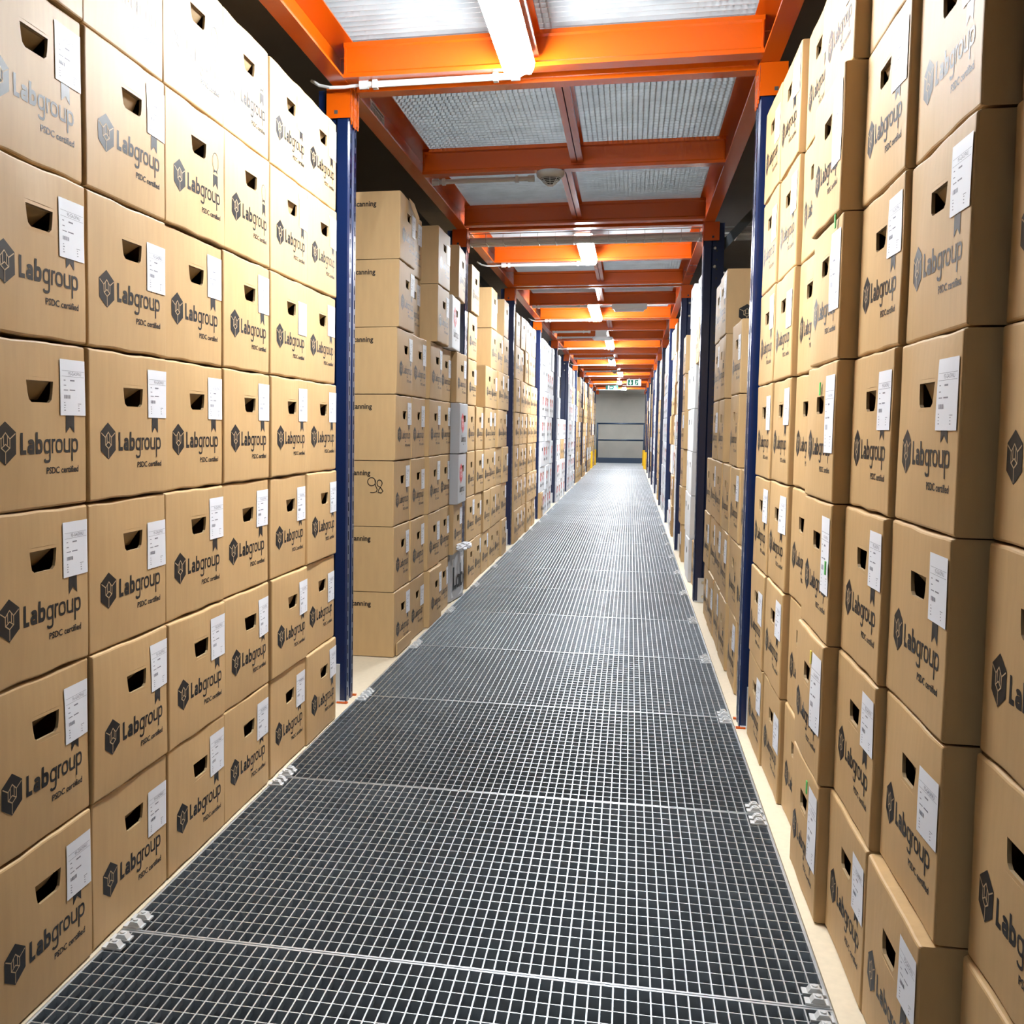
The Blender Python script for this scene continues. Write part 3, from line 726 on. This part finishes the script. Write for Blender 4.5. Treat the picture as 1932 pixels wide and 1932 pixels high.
# --- left second bay
for r in R7:
    BOXES[('L2', 1, r)] = set_box(-1, [-.945, -.950, -.952, -.947, -.944, -.938, -.936][r], 4.456, r * PZ + .001, 'b', 2, 1, r, True, jit(.006), jit(.003), v=r % NV)
for r in R7: set_box(-1, -.945 - (.03 if r > 4 else 0) + jit(.004), 4.800 + (.01 if r > 4 else 0), r * PZ + .001, 'b', 2, 2, r, True, jit(.01), jit(.004))
for r in R7: set_box(-1, (-.922 if r < 1 else -.938 if r < 5 else -.912) + jit(.003), 5.172 + (.075 if r > 4 else .02 if r > 2 else 0), r * PZ + .001, 'b', 2, 3, r, True, jit(.012), jit(.005))
for r in range(5): set_box(-1, -.945 + jit(.003), 5.530, r * PZ + .001, 'b', 2, 4, r, True, jit(.008), jit(.004))
set_box(-1, -.925, 5.872, 1 * PZ, 'b', 2, 5, 1, True, .01, .0)
set_box(-1, -.905, 5.878, 2 * PZ, 'g', 2, 5, 2, True, .018, .0, label='grey sided white box with red print, third row beside second left upright')
set_box(-1, -.900, 5.878, 3 * PZ, 'g', 2, 5, 3, True, .016, .0, label='grey sided white box with red print, fourth row beside second left upright')
set_box(-1, -.915, 5.876, 4 * PZ, 'b', 2, 5, 4, True, -.012, .0)
set_box(-1, -.915, 5.66, 5 * PZ + .001, 'w', 2, 4, 5, True, .03, .0, label='white archive box with red hexagon, sixth row of the second left bay')
set_box(-1, -.908, 5.80, 6 * PZ + .001, 'b', 2, 5, 6, True, .05, .0, label='brown archive box perched on the white box with the red hexagon, left rack')
# battered white box with large black word and crumpled paper on it
mb, dp, poly = build_carton(901, .006, W_=.30, hole=None)
o = obj('white_carton', mb.mesh('battered_carton', [M['greyside']]), None, (-.935, 6.09, .002), (.0, 0, -.10))
pm_ = MB(); put(pm_, dp, [[(-.12, .02), (.13, .02), (.13, .235), (-.12, .235)]], .001, 1); obj('printed_panel', pm_.mesh('battered_panel', [M['ink'], M['white']]), o)
pm_ = MB(); put(pm_, dp, word_art(-.10, .07, .56, .12)[:0] + ribbon([(-.09, .19), (-.09, .075), (-.035, .075)], .022) + ribbon(arc(.0, .105, .026, .030, 0, 360, 12)[:-1], .018, True) + ribbon([(.028, .14), (.028, .068)], .018) + ribbon(arc(.085, .108, .026, .032, 0, 360, 12)[:-1], .018, True) + ribbon([(.058, .20), (.058, .068)], .02), .0022, 0); obj('printed_word', pm_.mesh('battered_word', [M['ink']]), o)
tag(o, 'battered grey box with big black letters at foot of second left upright', 'cardboard box', 'white archive boxes')
def crumple(loc, s, seed, label):
    r = random.Random(seed); mb = MB(); n, m_ = 9, 12; ring = []
    for i in range(n + 1):
        for j in range(m_):
            t, p = math.pi * i / n, 2 * math.pi * j / m_; d = s * r.uniform(.62, 1.15)
            mb.v.append((d * math.sin(t) * math.cos(p), d * 1.2 * math.sin(t) * math.sin(p), d * .6 * math.cos(t)))
    for i in range(n):
        for j in range(m_):
            a, b = i * m_ + j, i * m_ + (j + 1) % m_; mb.f.append((a, a + m_, b + m_, b)); mb.mi.append(0)
    o = obj('crumpled_paper', mb.mesh('crumpled_paper', [M['paper']]), None, loc); tag(o, label, 'paper', 'crumpled paper on the battered box')
crumple((-.905, 6.02, .302), .036, 5, 'crumpled white paper on the battered box, nearer lump')
crumple((-.895, 6.15, .301), .036, 6, 'crumpled white paper on the battered box, farther lump by the upright')
# side printing on the first column of the second left bay
def side_text(s, size, width=None):
    v, f = flat_text(s, size, bold=0.02)
    if width:
        x0, x1 = min(p[0] for p in v), max(p[0] for p in v); v = [((x - x0) * width / (x1 - x0), y) for x, y in v]
    return v, f
T_SCAN = side_text('Labgroup scanning', .030, .205)
T_COM = side_text('labgroup.com', .030, .13)
def side_print(o, texts, m=M['ink'], left=True, name='side_print', W_=W):
    mb = MB()
    for (v, f), x, z in texts:
        n = len(mb.v)
        for px, pz in v:
            # near side: local -Y for left boxes, local +Y for right boxes
            X = (x + px) if left else -(x + px) - 0.0
            yy = -(W_ / 2) * (1 - .015 * min(1, abs(X) / D)) - .0015
            mb.v.append((X, yy, z + pz) if left else (X if False else -(x + px), -yy, z + pz))
        for q in f: mb.f.append(tuple(n + i for i in q)); mb.mi.append(0)
    return obj(name, mb.mesh('side_print', [m]), o)
for r in R7:
    o = BOXES[('L2', 1, r)]
    side_print(o, [(T_SCAN, -.305, .213)])
# handwritten 98
o = BOXES[('L2', 1, 2)]
def stroke(pts, t=.0032):
    polys = ribbon(pts, t); v = []; f = []
    for p in polys: n = len(v); v += p; f.append((n, n + 1, n + 2, n + 3))
    return v, f
nine = arc(-.094, .186, .017, .017, 40, 400, 14, 1.0) + [(-.077, .170), (-.070, .155), (-.073, .145), (-.085, .141), (-.100, .141)]
eight = arc(-.060, .180, .011, .014, -60, 270, 12, 1.0) + [(-.052, .158), (-.045, .148), (-.052, .140), (-.066, .142), (-.064, .152), (-.054, .166)]
side_print(o, [(stroke(nine), 0, 0), (stroke(eight), 0, 0)], name='handwritten_number')
o['label'] = 'brown archive box with 98 handwritten on its side, third row beyond the first left upright'
# torn flap on the topmost box of that column and torn tape on the lowest
o = BOXES[('L2', 1, 6)]
mb = MB()
for dx_ in (0, .002): mb.face([(.006 + dx_, -.02, .27), (.012 + dx_, .06, .262), (.030 + dx_, .085, .205), (.034 + dx_, .04, .175), (.016 + dx_, .0, .225)])
obj('torn_flap', mb.mesh('torn_flap', [M['card']]), o); o['label'] = 'brown archive box with torn flap, top of the column just beyond the first left upright'
o = BOXES[('L2', 1, 0)]
mb = MB(); mb.box((.004, -.14, .004), (.010, .15, .055)); obj('loose_tape', mb.mesh('loose_tape', [M['card']]), o)

# --- left third bay
for c in range(6):
    y = 6.492 + .356 * c
    rows = [0, 1, 2, 3]
    if c in (0, 2, 3, 4, 5): rows.append(4)
    if c in (0, 3, 4, 5): rows.append(5)
    if c in (0, 3, 5): rows.append(6)
    for r in rows:
        o = set_box(-1, FXL - .004 + jit(.008), y + jit(.006), r * PZ + .001, 'b', 3, c + 1, r, True, jit(.012), jit(.004), lab=RND.random() < .7)
        if r >= 5 and c == 3: side_print(o, [(T_COM, -.26, .20)])
# --- left fourth bay
for c in range(6):
    for r in R7:
        if c == 5 and r > 3 and r != 4: continue
        set_box(-1, FXL + jit(.008), 9.17 + .358 * c + jit(.006), r * PZ + .001, 'b', 4, c + 1, r, False, jit(.012), jit(.004))
# --- left fifth, sixth, seventh bays: white cartons
for bay, y0 in ((5, 11.87), (6, 14.56), (7, 17.25)):
    for c in range(5):
        for r in R7:
            if bay == 6 and r > 3 and c > 0: continue
            if bay == 7 and r > 5 and c in (2, 4): continue
            kd = 'w'
            if (bay, r) in ((6, 2), (7, 5)) and c in (2, 3): kd = 'b'
            if bay == 5 and r == 0 and c == 0: kd = 'b'
            set_box(-1, FXL + jit(.01), y0 + .358 * c + jit(.006), r * PZ + .001, kd, bay, c + 1, r, False, jit(.015), jit(.004))
# --- right second bay
HEXS = MB()
def r2(c, y, rows, x=FXR):
    for r in rows:
        o = set_box(1, x + jit(.005), y + jit(.01), r * PZ + .001, 'b', 2, c, r, True, jit(.012), jit(.004), lab=RND.random() < .75)
        BOXES[('R2', c, r)] = o
r2(1, 3.812, range(3), .392); r2(2, 4.15, range(3)); r2(2, 4.27, (3, 4)); r2(3, 4.555, range(3)); r2(4, 4.935, range(4)); r2(4, 4.935, (4, 5)); r2(5, 5.275, range(6), .392); r2(6, 5.62, range(3), .392)
def side_hex(o, z=.085, x=-.085):
    mb = MB(); yy = W / 2 * .997 + .0015
    # near side of a right-hand box is local +Y, seen mirrored in x
    P = lambda pts, off: mb.face([(-(-x) - (px) , yy + off, z + pz) for px, pz in pts])
    mb.cur = 0
    mb.face([(x - px, yy, z + pz) for px, pz in hexagon(0, 0, .066, .074)])
    mb.cur = 1
    for p in hex_lines(0, 0, .066, .074, .0022): mb.face([(x - px, yy + .0008, z + pz) for px, pz in p])
    obj('side_logo', mb.mesh('side_logo', [M['ink'], M['inkline']]), o)
for key in (('R2', 4, 5), ('R2', 4, 4), ('R2', 2, 4), ('R2', 2, 3), ('R2', 4, 3)): side_hex(BOXES[key])
# --- right third bay: white stack, browns behind it
for r in range(7):
    kd = 'b' if r == 5 else 'w'
    if r == 6: set_box(1, .402, 7.03, r * PZ, 'p', 3, 3, r, True, .01)
    else: set_box(1, .374 + .003 * r, 7.19 - (.0 if kd == 'w' else .25), r * PZ + .001, 'p' if kd == 'w' else 'b', 3, 3, r, True, jit(.01), lab=False)
for r in range(2): set_box(1, .392, 6.495 + .004 * r, r * PZ + .001, 'b', 3, 1, r, True, jit(.01)); 
set_box(1, .395, 6.84, .001, 'b', 3, 2, 0, True)
for r in range(7): set_box(1, .385 + jit(.006), 7.56 + jit(.01), r * PZ + .001, 'p', 3, 4, r, True, jit(.012))
for r in range(6): set_box(1, .376 + jit(.006), 8.29 + jit(.01), r * PZ + .001, 'b', 3, 6, r, True, jit(.012), lab=RND.random() < .4)
# --- right fourth and fifth bays
for c in range(6):
    for r in R7:
        if c == 0 and r > 4: continue
        if c == 4 and r in (3, 4): continue
        kd = 'p' if (c in (1, 4) or (r + c) % 5 == 0) else 'b'
        if r == 6 and c == 2: continue
        set_box(1, FXR + (.03 if c == 0 else 0) + jit(.012), 9.17 + .358 * c + jit(.01), r * PZ + .001, kd, 4, c + 1, r, False, jit(.02), jit(.004))
for c in range(6):
    for r in R7:
        if r == 6 and c in (1, 5): continue
        kd = 'w' if c < 5 else ('b' if r > 4 else 'w')
        set_box(1, FXR + (.02 if c < 1 else 0) + jit(.008), 11.86 + .358 * c + jit(.008), r * PZ + .001, kd, 5, c + 1, r, False, jit(.015), jit(.004))
# red hexagons with a black letter on the near sides of the first white boxes in the fifth right bay
for r in (2, 3):
    for o in [q for q in COL.objects if q.get('label') == 'white archive box, first in the %s row, fifth bay of the right rack' % ROWN[r]]:
        mb = MB(); yy = W / 2 + .002
        mb.face([(-.06 - px, yy, .16 + pz) for px, pz in hexagon(0, 0, .085, .095)], 0)
        for p in ribbon([(-.03, .085), (-.03, .045), (.005, .045)], .014): mb.face([(-.06 - px, yy, pz) for px, pz in p], 1)
        obj('side_print', mb.mesh('white_side_print', [M['red'], M['ink']]), o)
# --- far bays as one mass on each side
def far_mass(side, bays, label):
    mb = MB(); r_ = random.Random(40 + side)
    for bay in bays:
        y0 = Y_1 + .03 + PITCH * (bay - 2) + .06
        for c in range(5 if side < 0 else 6):
            for r in R7:
                if r == 6 and r_.random() < .35: continue
                if r == 5 and r_.random() < .1: continue
                y = y0 + .358 * c; x = (FXL if side < 0 else FXR) + r_.uniform(-.014, .014); s = -side
                white = (side > 0 and bay == 7) or r_.random() < .12
                x1 = x + side * D; z = r * PZ + .001
                mb.box((min(x, x1), y, z), (max(x, x1), y + W, z + HB), 1 if white else 0)
                f = x + s * .0015
                def q(a, b, c_, d, m_):
                    pts = [(f, y + a, z + c_), (f, y + b, z + c_), (f, y + b, z + d), (f, y + a, z + d)]
                    mb.face(pts if side < 0 else pts[::-1], m_)
                if side < 0: u = lambda t: t
                else: u = lambda t: W - t
                def Q(a, b, c_, d, m_): a, b = sorted((u(a), u(b))); q(a, b, c_, d, m_)
                Q(.133, .217, .172, .207, 2)
                if r_.random() < .7: Q(.236, .322, .152, .246, 1)
                Q(.045, .098, .078, .138, 3 if not white else 4); Q(.115, .295, .09, .112, 2)
    o = obj('distant_boxes', mb.mesh('distant_boxes', [M['card'], M['white'], M['dark'], M['ink'], M['red']]))
    tag(o, label, 'cardboard boxes', kind='stuff')
far_mass(-1, range(8, 12), 'mass of brown archive boxes filling the farthest bays of the left rack')
far_mass(1, range(6, 12), 'mass of brown and white archive boxes filling the farthest bays of the right rack')
# --- boxes of the rear rows, glimpsed above and between the front ones
def rear(side, x, ys, zs, nm):
    n = 0
    for y in ys:
        for z in zs:
            n += 1
            o = obj('archive_box', VAR[n % NV]['body'], None, (x, y, z), (0, 0, 0 if side < 0 else math.pi))
            tag(o, 'brown archive box in the dim rear row, %s from the camera, %s' % (ORD[1 + ys.index(y)], nm + ', ' + ('upper' if z > 1.7 else 'middle' if z > 1.3 else 'lower') + ' layer'), 'cardboard box', 'brown archive boxes')
rear(-1, -1.62, [5.0, 5.45, 5.9, 6.9, 7.35, 7.8], [1.921], 'left rack')
rear(1, 1.02, [4.0, 4.36, 4.72, 5.08, 5.44, 5.8], [1.374, 1.648, 1.922], 'right rack')
# green and yellow stickers on the fourth right-hand column
for r, y_, z_, m_ in ((4, .118, .262, 'green'), (3, .02, .222, 'green'), (1, .062, .232, 'yelst'), (0, .062, .238, 'green'), (2, .155, .150, 'green')):
    o = BOXES[(1, 1, 4, r)]; mb = MB(); mb.box((.0045, y_ - .006, z_ - .013), (.0062, y_ + .006, z_ + .013)); obj('colour_sticker', mb.mesh('colour_sticker', [M[m_]]), o)
